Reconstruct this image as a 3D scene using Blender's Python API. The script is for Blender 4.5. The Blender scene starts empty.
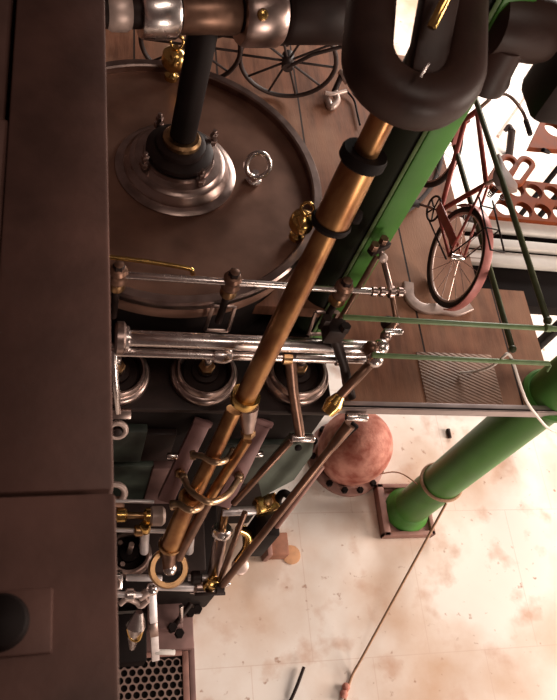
import bpy, bmesh, math, random
from mathutils import Vector as V, Matrix
from math import sin, cos, pi, radians
random.seed(7)
SC = bpy.context.scene
COL = SC.collection
# ------------------------------------------------------------------ camera
F, CX, CY, CAMZ = 757.5, 278.5, 350.0, 3.9
R3 = (Matrix.Rotation(-0.49182297, 3, 'Z') @ Matrix.Rotation(0.5760745, 3, 'X') @ Matrix.Rotation(0.46373867, 3, 'Z'))
cd = bpy.data.cameras.new('camera'); cam = bpy.data.objects.new('camera', cd); COL.objects.link(cam)
cam.matrix_world = Matrix.Translation((0, 0, CAMZ)) @ R3.to_4x4()
cd.sensor_fit = 'HORIZONTAL'; cd.sensor_width = 36.0; cd.lens = 36.0*F/557.0
cd.clip_start = 0.05
cd.dof.use_dof = True; cd.dof.focus_distance = 4.9; cd.dof.aperture_fstop = 5.0
SC.camera = cam
CP = V((0, 0, CAMZ))

def ray(x, y): return R3 @ V(((x-CX)/F, -(y-CY)/F, -1.0))
def at(x, y, z):
    """the point at height z seen in direction (x, y) of the survey photograph"""
    d = ray(x, y); return CP + d*((z-CAMZ)/d.z)
def aY(x, y, Y):
    d = ray(x, y); return CP + d*(Y/d.y)
def dist(p): return -(R3.transposed() @ (p-CP)).z
def rad(w, p): return 0.5*w*dist(p)/F        # radius of a round bar w wide there

# ------------------------------------------------------------------ materials
def mat(name, col, rough=.5, metal=0., var=.25, scale=8., bump=.0, col2=None, spec=.5, detail=4., rvar=.1, stretch=None):
    m = bpy.data.materials.new(name); m.use_nodes = True
    nt = m.node_tree; n = nt.nodes; L = nt.links
    b = n['Principled BSDF']
    tc = n.new('ShaderNodeTexCoord'); no = n.new('ShaderNodeTexNoise')
    no.inputs['Scale'].default_value = scale; no.inputs['Detail'].default_value = detail
    src = tc.outputs['Object']
    if stretch:
        mp = n.new('ShaderNodeMapping'); mp.inputs['Scale'].default_value = stretch
        L.new(src, mp.inputs['Vector']); src = mp.outputs['Vector']
    L.new(src, no.inputs['Vector'])
    cr = n.new('ShaderNodeValToRGB')
    c2 = col2 if col2 else tuple(max(0, c*(1-var)) for c in col)
    cr.color_ramp.elements[0].color = (*c2, 1); cr.color_ramp.elements[1].color = (*col, 1)
    cr.color_ramp.elements[0].position = .35; cr.color_ramp.elements[1].position = .65
    L.new(no.outputs['Fac'], cr.inputs['Fac']); L.new(cr.outputs['Color'], b.inputs['Base Color'])
    b.inputs['Metallic'].default_value = metal
    b.inputs['Specular IOR Level'].default_value = spec
    mr = n.new('ShaderNodeMapRange'); mr.inputs['To Min'].default_value = max(.03, rough-rvar); mr.inputs['To Max'].default_value = min(1, rough+rvar)
    L.new(no.outputs['Fac'], mr.inputs['Value']); L.new(mr.outputs['Result'], b.inputs['Roughness'])
    if bump:
        bp = n.new('ShaderNodeBump'); bp.inputs['Strength'].default_value = bump; bp.inputs['Distance'].default_value = .01
        n2 = n.new('ShaderNodeTexNoise'); n2.inputs['Scale'].default_value = scale*6; n2.inputs['Detail'].default_value = 3
        L.new(src, n2.inputs['Vector']); L.new(n2.outputs['Fac'], bp.inputs['Height']); L.new(bp.outputs['Normal'], b.inputs['Normal'])
    return m

M = {}
M['cast'] = mat('cast_iron_brown', (.110, .053, .042), .6, .0, .45, 3, .15, spec=.25)
M['iron'] = mat('dark_iron', (.026, .014, .012), .5, .1, .4, 6, .05, spec=.2)
M['black'] = mat('black_iron', (.009, .005, .0045), .65, .0, .4, 6, spec=.12)
M['strap'] = mat('oiled_iron', (.045, .021, .016), .5, .0, .4, 5, .1, spec=.28)
M['cover'] = mat('turned_iron_cover', (.29, .155, .11), .42, .55, .3, 4, .04)
M['steel'] = mat('polished_steel', (.86, .77, .74), .26, 1., .12, 12)
M['dsteel'] = mat('dull_steel', (.46, .345, .31), .32, 1., .3, 10)
M['brass'] = mat('brass', (.78, .50, .17), .22, 1., .3, 14)
M['dbrass'] = mat('tarnished_brass', (.50, .30, .15), .33, 1., .45, 14)
M['bronze'] = mat('bronze_rod', (.50, .27, .11), .34, .85, .5, 9, 0, (.20, .075, .03), stretch=(1, 1, .35))
M['brown'] = mat('brown_rod', (.23, .125, .085), .38, .7, .35, 12)
M['bar'] = mat('purple_brown_bar', (.24, .125, .12), .5, .2, .2, 9)
M['green'] = mat('green_paint', (.065, .205, .035), .42, 0, .22, 3, spec=.3)
M['railg'] = mat('rail_green', (.17, .26, .11), .4, 0, .25, 20)
M['teal'] = mat('grey_green_paint', (.16, .19, .15), .45, 0, .35, 6)
M['teald'] = mat('dull_green_casing', (.035, .045, .034), .55, 0, .7, 5, spec=.3)
M['red'] = mat('red_oxide', (.58, .27, .21), .65, 0, .3, 8, .5, (.30, .085, .06), spec=.2, detail=8.)
M['flange'] = mat('flange_brown', (.30, .15, .12), .55, .1, .3, 9)
M['rust'] = mat('rust_plate', (.23, .045, .009), .6, 0, .3, 6, spec=.15)
M['white'] = mat('white_paint', (.80, .76, .72), .5, 0, .12, 8)
M['rope'] = mat('rope', (.45, .27, .17), .9, 0, .3, 60)
M['cable'] = mat('pale_cable', (.78, .70, .64), .5, 0, .1, 30)
M['bike'] = mat('red_bicycle_paint', (.36, .075, .06), .35, .1, .3, 20)
M['fender'] = mat('faded_red_mudguard', (.55, .20, .18), .4, .1, .2, 20)
M['tire'] = mat('tyre_rubber', (.03, .02, .018), .8, 0, .2, 20)
M['saddle'] = mat('saddle_leather', (.24, .17, .15), .55, 0, .25, 15)
M['wheelwood'] = mat('dark_wheel', (.045, .026, .022), .6, 0, .3, 12)
M['pale'] = mat('pale_metal', (.58, .44, .39), .4, .3, .25, 15)
M['edge'] = mat('edge_steel', (.42, .34, .33), .4, .6, .25, 6)
M['block'] = mat('rusty_block', (.33, .14, .085), .75, 0, .3, 15)
M['grate'] = mat('grating_iron', (.25, .165, .14), .55, .3, .25, 12)
M['plate'] = mat('floor_plate_iron', (.20, .11, .10), .6, .2, .35, 6)
M['olive'] = mat('olive_rail', (.075, .085, .04), .45, 0, .3, 20, spec=.3)
M['bright'] = mat('bright_steel', (.82, .76, .76), .42, .6, .15, 14)
M['coldark'] = mat('black_green', (.010, .013, .006), .45, 0, .3, 5, spec=.25)
M['palebrass'] = mat('worn_pale_brass', (.66, .46, .29), .36, .9, .3, 14)
M['stain'] = mat('rust_disc', (.60, .33, .18), .8, 0, .2, 20)

def floor_mat():
    m = mat('pale_floor', (.80, .74, .69), .6, 0, .1, 1.1, .08)
    nt = m.node_tree; n = nt.nodes; L = nt.links; b = n['Principled BSDF']
    tc = n.new('ShaderNodeTexCoord')
    base = b.inputs['Base Color'].links[0].from_socket
    cur = base
    for sc, lo, hi, col, seed in ((.8, .47, .68, (.47, .27, .15, 1), 3.7), (3.2, .56, .72, (.50, .31, .22, 1), 9.1), (14., .66, .74, (.32, .17, .11, 1), 1.3)):
        mp = n.new('ShaderNodeMapping'); mp.inputs['Location'].default_value = (seed, seed*.6, 0); L.new(tc.outputs['Object'], mp.inputs['Vector'])
        no = n.new('ShaderNodeTexNoise'); no.inputs['Scale'].default_value = sc; no.inputs['Detail'].default_value = 6; L.new(mp.outputs['Vector'], no.inputs['Vector'])
        r = n.new('ShaderNodeMapRange'); r.inputs['From Min'].default_value = lo; r.inputs['From Max'].default_value = hi
        r.inputs['To Max'].default_value = .8; L.new(no.outputs['Fac'], r.inputs['Value'])
        mx = n.new('ShaderNodeMixRGB'); mx.inputs['Color2'].default_value = col
        L.new(r.outputs['Result'], mx.inputs['Fac']); L.new(cur, mx.inputs['Color1']); cur = mx.outputs['Color']
    # joints between the floor slabs
    bt = n.new('ShaderNodeTexBrick'); bt.offset = .5
    bt.inputs['Scale'].default_value = 1.0; bt.inputs['Mortar Size'].default_value = .004
    bt.inputs['Brick Width'].default_value = 1.05; bt.inputs['Row Height'].default_value = 1.25
    mp = n.new('ShaderNodeMapping'); mp.inputs['Location'].default_value = (.22, .52, 0); L.new(tc.outputs['Object'], mp.inputs['Vector']); L.new(mp.outputs['Vector'], bt.inputs['Vector'])
    mx = n.new('ShaderNodeMixRGB'); mx.inputs['Color2'].default_value = (.50, .34, .27, 1)
    mm = n.new('ShaderNodeMath'); mm.operation = 'MULTIPLY'; mm.inputs[1].default_value = .35; L.new(bt.outputs['Fac'], mm.inputs[0])
    L.new(mm.outputs[0], mx.inputs['Fac']); L.new(cur, mx.inputs['Color1'])
    L.new(mx.outputs['Color'], b.inputs['Base Color'])
    return m
M['floor'] = floor_mat()

def board_mat():
    m = mat('brown_boards', (.26, .112, .066), .65, 0, .45, 5, .15, None, spec=.2, stretch=(4, .5, 1))
    nt = m.node_tree; n = nt.nodes; L = nt.links; b = n['Principled BSDF']
    tc = n.new('ShaderNodeTexCoord'); sp = n.new('ShaderNodeSeparateXYZ'); L.new(tc.outputs['Object'], sp.inputs[0])
    base = b.inputs['Base Color'].links[0].from_socket
    no = n.new('ShaderNodeTexNoise'); no.inputs['Scale'].default_value = 1.6; no.inputs['Detail'].default_value = 6; L.new(tc.outputs['Object'], no.inputs['Vector'])
    r = n.new('ShaderNodeMapRange'); r.inputs['From Min'].default_value = .45; r.inputs['From Max'].default_value = .7; L.new(no.outputs['Fac'], r.inputs['Value'])
    mx = n.new('ShaderNodeMixRGB'); mx.inputs['Color2'].default_value = (.36, .195, .125, 1); L.new(r.outputs['Result'], mx.inputs['Fac']); L.new(base, mx.inputs['Color1'])
    # seams every 0.62 m, running away from the edge
    a = n.new('ShaderNodeMath'); a.operation = 'ADD'; a.inputs[1].default_value = -2.013+.62*10; L.new(sp.outputs['X'], a.inputs[0])
    f = n.new('ShaderNodeMath'); f.operation = 'MODULO'; f.inputs[1].default_value = .62; L.new(a.outputs[0], f.inputs[0])
    c = n.new('ShaderNodeMath'); c.operation = 'LESS_THAN'; c.inputs[1].default_value = .014; L.new(f.outputs[0], c.inputs[0])
    m2 = n.new('ShaderNodeMixRGB'); m2.inputs['Color2'].default_value = (.03, .017, .013, 1); L.new(c.outputs[0], m2.inputs['Fac']); L.new(mx.outputs['Color'], m2.inputs['Color1'])
    L.new(m2.outputs['Color'], b.inputs['Base Color'])
    return m
M['board'] = board_mat()

def tread_mat():
    m = mat('ribbed_tread', (.33, .195, .135), .6, .0, .3, 8)
    nt = m.node_tree; n = nt.nodes; L = nt.links; b = n['Principled BSDF']
    tc = n.new('ShaderNodeTexCoord'); mp = n.new('ShaderNodeMapping'); mp.inputs['Rotation'].default_value = (0, 0, radians(25)); L.new(tc.outputs['Object'], mp.inputs['Vector'])
    w = n.new('ShaderNodeTexWave'); w.bands_direction = 'Y'; w.inputs['Scale'].default_value = 14; L.new(mp.outputs['Vector'], w.inputs['Vector'])
    bp = n.new('ShaderNodeBump'); bp.inputs['Strength'].default_value = .35; bp.inputs['Distance'].default_value = .012
    L.new(w.outputs['Fac'], bp.inputs['Height']); L.new(bp.outputs['Normal'], b.inputs['Normal'])
    return m
M['tread'] = tread_mat()

# ------------------------------------------------------------------ mesh helpers
def frame(axis, up=None):
    w = V(axis).normalized()
    u = V(up) if up is not None else (V((0, 0, 1)) if abs(w.z) < .9 else V((1, 0, 0)))
    u = (u - w*u.dot(w)).normalized()
    return u, w.cross(u), w

class MB:
    def __init__(s): s.v = []; s.f = []
    def add(s, vs, fs):
        k = len(s.v); s.v += [V(p) for p in vs]; s.f += [tuple(i+k for i in f) for f in fs]; return s
    def tube(s, pts, r, seg=16, cap=True, closed=False):
        pts = [V(p) for p in pts]; n = len(pts)
        rs = r if isinstance(r, (list, tuple)) else [r]*n
        prev = None; vs = []; fs = []
        for i, p in enumerate(pts):
            if closed: t = (pts[(i+1) % n]-pts[i-1]).normalized()
            else: t = (pts[min(i+1, n-1)]-pts[max(i-1, 0)]).normalized()
            if prev is None: u, v, _ = frame(t)
            else:
                u = prev - t*prev.dot(t); u.normalize(); v = t.cross(u)
            prev = u
            for k in range(seg):
                a = 2*pi*k/seg; vs.append(p+(u*cos(a)+v*sin(a))*rs[i])
        m = n if closed else n-1
        for i in range(m):
            for k in range(seg):
                a = i*seg+k; b_ = i*seg+(k+1) % seg; j = ((i+1) % n)*seg
                fs.append((a, b_, j+(k+1) % seg, j+k))
        if cap and not closed:
            fs.append(tuple(range(seg-1, -1, -1))); fs.append(tuple((n-1)*seg+k for k in range(seg)))
        return s.add(vs, fs)
    def rod(s, a, b, r, seg=16, ch=.12):
        a = V(a); b = V(b); d = (b-a); L = d.length; d.normalize(); e = min(r*ch*2, L*.2)
        return s.tube([a, a+d*e, b-d*e, b], [r*(1-ch*1.2), r, r, r*(1-ch*1.2)], seg)
    def lathe(s, prof, c, axis=(0, 0, 1), seg=48):
        """prof: (radius, height) from bottom to top, closed by caps where radius is not 0"""
        c = V(c); u, v, w = frame(axis); vs = []; fs = []
        for (r, h) in prof:
            for k in range(seg):
                a = 2*pi*k/seg; vs.append(c+w*h+(u*cos(a)+v*sin(a))*max(r, 1e-5))
        n = len(prof)
        for i in range(n-1):
            for k in range(seg):
                a = i*seg+k; b = i*seg+(k+1) % seg
                fs.append((a, b, b+seg, a+seg))
        fs.append(tuple(range(seg-1, -1, -1))); fs.append(tuple((n-1)*seg+k for k in range(seg)))
        return s.add(vs, fs)
    def tubeprof(s, prof, c, axis=(0, 0, 1), seg=48):
        """closed profile (ring): no caps, last joins first"""
        c = V(c); u, v, w = frame(axis); vs = []; fs = []; n = len(prof)
        for (r, h) in prof:
            for k in range(seg):
                a = 2*pi*k/seg; vs.append(c+w*h+(u*cos(a)+v*sin(a))*r)
        for i in range(n):
            j = (i+1) % n
            for k in range(seg):
                k2 = (k+1) % seg
                fs.append((i*seg+k, i*seg+k2, j*seg+k2, j*seg+k))
        return s.add(vs, fs)
    def torus(s, c, axis, R, r, seg=40, sub=10, a0=0, a1=2*pi, up=None):
        u, v, w = frame(axis, up); c = V(c)
        full = abs(a1-a0) > 2*pi-1e-3
        n = seg
        pts = [c+(u*cos(a0+(a1-a0)*i/(n if full else n-1))+v*sin(a0+(a1-a0)*i/(n if full else n-1)))*R for i in range(n)]
        return s.tube(pts, r, sub, closed=full)
    def box(s, c, u, v, w, d, bev=.0):
        """box at centre c, axes u, v, w with full sizes d"""
        bm = bmesh.new(); bmesh.ops.create_cube(bm, size=1)
        for q in bm.verts: q.co = V((q.co.x*d[0], q.co.y*d[1], q.co.z*d[2]))
        if bev > 0: bmesh.ops.bevel(bm, geom=list(bm.edges), offset=min(bev, .45*min(d)), segments=2, affect='EDGES', profile=.5)
        u = V(u).normalized(); v = V(v).normalized(); w = V(w).normalized(); c = V(c)
        bm.verts.index_update()
        vs = [c+u*q.co.x+v*q.co.y+w*q.co.z for q in bm.verts]; fs = [tuple(q.index for q in f.verts) for f in bm.faces]
        bm.free(); return s.add(vs, fs)
    def abox(s, lo, hi, bev=.0):
        lo = V(lo); hi = V(hi)
        return s.box((lo+hi)/2, (1, 0, 0), (0, 1, 0), (0, 0, 1), tuple(hi-lo), bev)
    def bar(s, a, b, w, t, up=(0, 0, 1), bev=.004):
        a = V(a); b = V(b); d = b-a; u, v, ww = frame(d, up)   # u along up, v across
        return s.box((a+b)/2, v, u, ww, (w, t, d.length), bev)
    def sweep(s, pts, w, t, up, closed=False, rnd=.25):
        """rounded-rectangle section w (in plane, across the path) by t (along up)"""
        pts = [V(p) for p in pts]; n = len(pts); up = V(up).normalized(); vs = []; fs = []
        sec = []
        for (sx, sy, a0) in ((1, 1, 0), (-1, 1, pi/2), (-1, -1, pi), (1, -1, 3*pi/2)):
            rr = rnd*min(w, t)
            for k in range(4):
                a = a0+k*pi/6; sec.append((sx*(w/2-rr)+rr*cos(a), sy*(t/2-rr)+rr*sin(a)))
        m = len(sec)
        for i, p in enumerate(pts):
            if closed: tg = pts[(i+1) % n]-pts[i-1]
            else: tg = pts[min(i+1, n-1)]-pts[max(i-1, 0)]
            x = tg.cross(up).normalized()
            for (a, b) in sec: vs.append(p+x*a+up*b)
        for i in range(n if closed else n-1):
            j = (i+1) % n
            for k in range(m): fs.append((i*m+k, i*m+(k+1) % m, j*m+(k+1) % m, j*m+k))
        if not closed: fs.append(tuple(range(m-1, -1, -1))); fs.append(tuple((n-1)*m+k for k in range(m)))
        return s.add(vs, fs)
    def prism(s, poly, nrm, th):
        nrm = V(nrm).normalized(); n = len(poly)
        vs = [V(p) for p in poly]+[V(p)-nrm*th for p in poly]
        fs = [tuple(range(n)), tuple(range(2*n-1, n-1, -1))]+[(i, i+n, (i+1) % n+n, (i+1) % n) for i in range(n)]
        return s.add(vs, fs)
    def sphere(s, c, r, sc=(1, 1, 1), seg=20, rings=12):
        c = V(c); vs = []; fs = []
        for i in range(rings+1):
            a = pi*i/rings
            for k in range(seg):
                b = 2*pi*k/seg
                vs.append(c+V((r*sc[0]*sin(a)*cos(b), r*sc[1]*sin(a)*sin(b), r*sc[2]*cos(a))))
        for i in range(rings):
            for k in range(seg): fs.append((i*seg+k, (i+1)*seg+k, (i+1)*seg+(k+1) % seg, i*seg+(k+1) % seg))
        return s.add(vs, fs)
    def build(s, name, m, parent=None, smooth=38):
        off = V((0, 0, 0)); p = parent
        while p is not None: off += p.location; p = p.parent
        loc = V((0, 0, 0))
        if parent is None and s.v:
            loc = V((sum(p.x for p in s.v)/len(s.v), sum(p.y for p in s.v)/len(s.v), min(p.z for p in s.v)))
        me = bpy.data.meshes.new(name)
        me.from_pydata([tuple(p-off-loc) for p in s.v], [], s.f); me.validate(); me.update()
        bm = bmesh.new(); bm.from_mesh(me); bmesh.ops.remove_doubles(bm, verts=bm.verts, dist=1e-5)
        bmesh.ops.recalc_face_normals(bm, faces=bm.faces); bm.to_mesh(me); bm.free()
        me.materials.append(M[m] if isinstance(m, str) else m)
        for pl in me.polygons: pl.use_smooth = True
        me.set_sharp_from_angle(angle=radians(smooth))
        o = bpy.data.objects.new(name, me); COL.objects.link(o); o.parent = parent; o.location = loc
        return o

def tag(o, label, cat, group=None):
    o['label'] = label; o['category'] = cat
    if group: o['group'] = group
    return o
def thing(name, label, cat, loc, group=None):
    o = bpy.data.objects.new(name, None); COL.objects.link(o); o.location = V(loc); o.empty_display_size = .05
    return tag(o, label, cat, group)
def struct(name, mb, m):
    o = mb.build(name, m); o['kind'] = 'structure'; return o
def plab(o, t): o['label'] = t; return o
def arc(c, u, v, R, a0, a1, n=14):
    return [V(c)+V(u)*R*cos(a0+(a1-a0)*i/(n-1))+V(v)*R*sin(a0+(a1-a0)*i/(n-1)) for i in range(n)]
def smoothpts(pts, k=6):
    """Catmull-Rom through pts"""
    P_ = [V(p) for p in pts]; P_ = [P_[0]*2-P_[1]]+P_+[P_[-1]*2-P_[-2]]; out = []
    for i in range(1, len(P_)-2):
        a, b, c, d = P_[i-1:i+3]
        for j in range(k):
            t = j/k
            out.append(.5*((2*b)+(c-a)*t+(2*a-5*b+4*c-d)*t*t+(3*b-a-3*c+d)*t**3))
    out.append(P_[-2]); return out
X, Y, Z = V((1, 0, 0)), V((0, 1, 0)), V((0, 0, 1))
FL = -2.5        # lower floor
def hexnut(mb, c, r, h, axis=Z): return mb.lathe([(r*.92, 0), (r, h*.1), (r, h*.9), (r*.9, h)], c, axis, 6)

# ------------------------------------------------------------------ the setting
struct('floor', MB().abox((-3, -3, FL-.2), (9.5, 13, FL)), 'floor')
WK = .10
wk = MB().abox((1.62, 1.89, -WK), (3.06, 2.80, 0)).abox((1.62, 2.80, -WK), (2.70, 5.15, 0)).abox((-2.2, 2.55, -WK), (1.62, 5.15, 0))
struct('floor_upper', wk, 'board')
yf = at(460, 410, .10).y; yk = at(460, 403.5, .10).y; zb = aY(460, 416, yf).z
ed = MB().abox((1.52, yf, .085), (3.02, yk, .10), .003).abox((1.52, yf, zb), (3.02, yf+.018, .10), .003)
struct('trim_1', ed, 'edge')

# ribbed tread plate let into the boards
a = at(428, 345, .0); b = at(508, 398, .0)
tp = MB().abox((2.12, 1.90, 0), (2.66, 2.26, .008), .002).build('tread_plate', 'tread')
tag(tp, 'ribbed metal tread plate on the walkway boards, behind the pale steel edge', 'tread plate')

# ------------------------------------------------------------------ big green columns
def column(x, y, z0, z1, r, label, plinth, z2=None):
    t = thing('iron_column', label, 'column', (x, y, z0)); t['kind'] = 'thing'
    if plinth:
        MB().abox((x-.225, y-.20, z0), (x+.225, y+.22, z0+.07), .012).build('plinth', 'flange', t)
        rim = MB()
        for (lo, hi) in (((x-.265, y-.24), (x-.20, y+.25)), ((x+.20, y-.24), (x+.24, y+.25)), ((x-.265, y-.24), (x+.24, y-.20)), ((x-.265, y+.21), (x+.24, y+.25))):
            rim.abox((lo[0], lo[1], z0+.0), (hi[0], hi[1], z0+.11), .008)
        rim.build('plinth_rim', 'flange', t)
        MB().lathe([(r*1.30, .07), (r*1.32, .10), (r*1.22, .13), (r*1.12, .15), (r*1.10, .20), (r*1.0, .22)], (x, y, z0)).build('base_ring', 'green', t)
    MB().lathe([(r, .15), (r, z1-z0)], (x, y, z0), seg=64).build('shaft', 'green', t)
    return t
CR = .16
c1_ = at(403, 513, FL); KX, KY = c1_.x, c1_.y
o = column(KX, KY, FL, 3.2, CR, 'smooth green column standing on the pale lower floor with a rope round its foot', True)
MB().tubeprof([(CR, 0), (CR+.03, 0), (CR+.03, .03), (CR+.012, .05), (CR, .05)], (KX, KY, .0)).build('collar', 'green', o)
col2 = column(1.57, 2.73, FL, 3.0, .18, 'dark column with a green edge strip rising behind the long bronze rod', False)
col2.children[0].data.materials[0] = M['coldark']; col2.children[0].name = 'body'  # body recoloured to a near-black green, strip stays green
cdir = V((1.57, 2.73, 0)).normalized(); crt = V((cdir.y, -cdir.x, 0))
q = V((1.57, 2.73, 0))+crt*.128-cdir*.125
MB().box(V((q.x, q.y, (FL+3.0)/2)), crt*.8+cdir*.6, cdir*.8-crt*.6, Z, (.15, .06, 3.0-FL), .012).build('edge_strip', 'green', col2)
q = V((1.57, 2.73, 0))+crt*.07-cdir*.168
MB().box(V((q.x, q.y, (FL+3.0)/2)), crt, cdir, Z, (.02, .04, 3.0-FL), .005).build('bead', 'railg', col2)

# ------------------------------------------------------------------ near cast-iron beam on the left
p0 = V((.050, 2.567, 2.0)); p1 = V((.121, .164, 2.0)); bd = (p1-p0).normalized(); bn = V((bd.y, -bd.x, 0)).normalized()
if bn.x > 0: bn = -bn
t = thing('cast_iron_beam', 'massive dark brown cast iron beam crossing the whole left side close by', 'beam', p0)
t['kind'] = 'thing'
pA = p0-bd*1.4; pB = p1+bd*1.0
seam = aY(60, 490, .5); seam = at(110, 491, 2.0); ks = (seam-pA).dot(bd)
def slab(a, b, w0, w1, z0, z1, bev):
    a_ = pA+bd*a; b_ = pA+bd*b; mb = MB(); c = (a_+b_)/2+bn*((w0+w1)/2); c.z = (z0+z1)/2
    return mb.box(c, bd, bn, Z, ((b-a), w1-w0, z1-z0), bev)
Lb = (pB-pA).length
slab(0, ks-.004, 0, .312, 1.62, 2.0, .012).build('web', 'cast', t)
slab(ks+.004, Lb, -.004, .62, 1.60, 2.004, .012).build('end_casting', 'cast', t)
slab(.25, 2.05, .328, .62, 1.60, 1.985, .010).build('side_flange', 'cast', t)
slab(2.05, ks-.004, .3125, .62, 1.60, 1.998, .010).build('side_web', 'cast', t)
# raised pad; its black dome stands in for a shadowed recess
pc = at(10, 624, 2.004)
pd = MB().box(pc+Z*.008-bn*.01, bd, bn, Z, (.145, .165, .022), .006).build('pad', 'cast', t)
MB().lathe([(.062, 0), (.064, .012), (.055, .03), (.03, .04), (.001, .043)], pc+Z*.018+bn*.02).build('cap', 'black', pd)

# ------------------------------------------------------------------ steam cylinder
CC = V((.515, 3.285, .30)); RC = .975
t = thing('steam_cylinder', 'huge round steam cylinder with a flat brown iron lid and raised rim', 'cylinder', (CC.x, CC.y, -1.2))
MB().lathe([(RC-.05, -.28), (RC-.05, .17), (RC-.05, .18)], (CC.x, CC.y, 0), seg=96).build('barrel', 'black', t)
MB().lathe([(RC-.03, .17), (RC, .185), (RC+.005, .23), (RC-.005, .27), (RC-.03, .295), (.5, .302), (.01, .304)], (CC.x, CC.y, 0), seg=128).build('cover', 'cover', t)
MB().tubeprof([(RC-.055, .285), (RC+.0, .275), (RC+.012, .30), (RC+.012, .335), (RC-.0, .35), (RC-.045, .35), (RC-.055, .34)], (CC.x, CC.y, 0), seg=128).build('rim', 'dsteel', t)
SB = at(176, 170, .30)
sb = MB().lathe([(.375, 0), (.378, .015), (.355, .03), (.33, .035), (.325, .055), (.30, .075), (.295, .09), (.275, .10), (.265, .115), (.22, .125), (.215, .15), (.12, .155)], (SB.x, SB.y, .30), seg=80).build('stuffing_box', 'dsteel', t)
gl = MB().lathe([(.19, .15), (.205, .16), (.205, .19), (.18, .205), (.15, .21), (.15, .245), (.13, .255), (.10, .255)], (SB.x, SB.y, .30)).build('gland', 'iron', t)
for k in range(4):
    a = radians(30+90*k); c = V((SB.x+.245*cos(a), SB.y+.245*sin(a), .42))
    s = MB().rod(c-Z*.02, c+Z*.13, .014, 12); hexnut(s, c+Z*.02, .03, .035); hexnut(s, c+Z*.075, .024, .03)
    s.build('gland_stud', 'dsteel', t)
# piston rod
PR = V((SB.x, SB.y, .5)); PT = at(207, 13, 1.42)
t = thing('piston_rod', 'thick dark piston rod standing up from the middle of the cylinder lid', 'rod', PR)
MB().rod(PR-Z*.25+(PR-PT)*.0, PT, .078, 32, .03).build('shank', 'black', t)
MB().lathe([(.10, 0), (.115, .01), (.115, .05), (.10, .065), (.07, .065)], PR+(PT-PR)*.03, PT-PR).build('collar', 'dbrass', t)

def oil_cup(p, s, label, tilt=(0, 0, 1)):
    t = thing('oil_cup', label, 'oil cup', p, 'brass oil cups on the cylinder lid')
    ax = V(tilt).normalized()
    body = MB().lathe([(.030*s, 0), (.036*s, .006*s), (.036*s, .03*s), (.020*s, .042*s), (.014*s, .06*s), (.018*s, .075*s), (.05*s, .085*s), (.062*s, .105*s), (.064*s, .13*s), (.058*s, .15*s), (.062*s, .155*s), (.058*s, .168*s), (.035*s, .185*s), (.014*s, .195*s), (.012*s, .21*s), (.004*s, .212*s)], p, ax, 32).build('cup', 'brass', t)
    q = V(p)+ax*.235*s
    MB().torus(q, (-.25, -.8, .5), .032*s, .0075*s, 28, 10).build('ring_handle', 'brass', t)
oil_cup(at(295, 238, .31), 1.2, 'brass oil cup with a ring handle at the near right edge of the cylinder lid')
oil_cup(at(171, 79, .31), 1.3, 'brass oil cup at the far edge of the cylinder lid, beside the piston rod')
# lifting eye
e = at(253, 181, .305)
t = thing('lifting_eye', 'round steel lifting ring screwed into the brown cylinder lid', 'eyebolt', e)
MB().lathe([(.045, 0), (.05, .006), (.05, .018), (.03, .03), (.026, .07), (.02, .085)], e, Z, 24).build('shank', 'steel', t)
MB().torus(e+Z*.145+V((.0, 0, 0)), (.12, -.80, .5), .078, .0175, 40, 12).build('ring', 'steel', t)

# ------------------------------------------------------------------ shaft across the top
Zs = 1.42
def S(x): return at(x, 10+.02*(x-105), Zs)
sd = (S(345)-S(105)).normalized()
t = thing('cross_shaft', 'dark horizontal shaft with bright collars crossing above the piston rod', 'shaft', S(205))
MB().rod(S(60), S(356), .085, 32).build('journal', 'iron', t)
MB().rod(S(106), S(130), .10, 32).build('collar', 'pale', t)
MB().rod(S(139), S(176), .135, 40, .06).build('collar', 'steel', t)
MB().rod(S(179), S(237), .11, 40, .05).build('rod_eye', 'brown', t)
MB().rod(S(239), S(279), .17, 40, .08).build('collar', 'dsteel', t)
MB().rod(S(282), S(350), .155, 40, .08).build('bearing', 'iron', t)
bb = MB(); c = S(256)+V((0, -.13, .09)); bb.lathe([(.03, 0), (.032, .01), (.024, .03), (.01, .035)], c, V((0, -.8, .6)), 20); bb.build('oil_plug', 'brass', t)

# ------------------------------------------------------------------ big strap end and long bronze rod
UC = at(414, 60, 2.2)
vup = (at(424, -100, 2.36)-UC).normalized()
ux = V((1, -.05, .02)); ux = (ux-vup*ux.dot(vup)).normalized(); uy = vup.cross(ux).normalized()
Rm = .183
path = [UC-ux*Rm+vup*h for h in (.75, .5, .25, .1)]+[UC-ux*Rm*cos(a)-vup*Rm*sin(a) for a in [pi*i/18 for i in range(19)]]+[UC+ux*Rm+vup*h for h in (.1, .25, .5, .75)]
t = thing('strap_end', 'great dark curved iron strap hanging close by at the top of the picture', 'strap', UC)
MB().sweep(path, .175, .20, uy, rnd=.4).build('strap', 'strap', t)
gib = MB().bar(at(424, 78, 2.18), at(446, -40, 2.42), .135, .10, uy, .02).build('gib', 'strap', t)
MB().rod(at(431, 28, 2.36), at(452, -14, 2.46), .018, 20).build('cotter', 'brass', t)
MB().rod(at(420, 77, 2.30), at(429, 63, 2.33), .005, 8).build('split_pin', 'steel', t)

# bearing housing to the right of it
HB = at(500, 40, 2.12)
t = thing('bearing_housing', 'dark rounded bearing housing in the top right corner, beside the curved strap', 'bearing', HB)
MB().lathe([(.08, -.13), (.128, -.11), (.135, -.06), (.135, .10), (.12, .15), (.09, .17)], HB+V((.05, .02, .06)), X, 40).build('housing', 'strap', t)
MB().lathe([(.085, 0), (.105, .012), (.108, .05), (.095, .09), (.085, .22)], HB+V((.01, -.035, -.20)), Z, 40).build('drain_cup', 'strap', t)
MB().abox(HB+V((.27, -.14, -.30)), HB+V((.50, .12, .25)), .05).build('bracket', 'iron', t)

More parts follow.
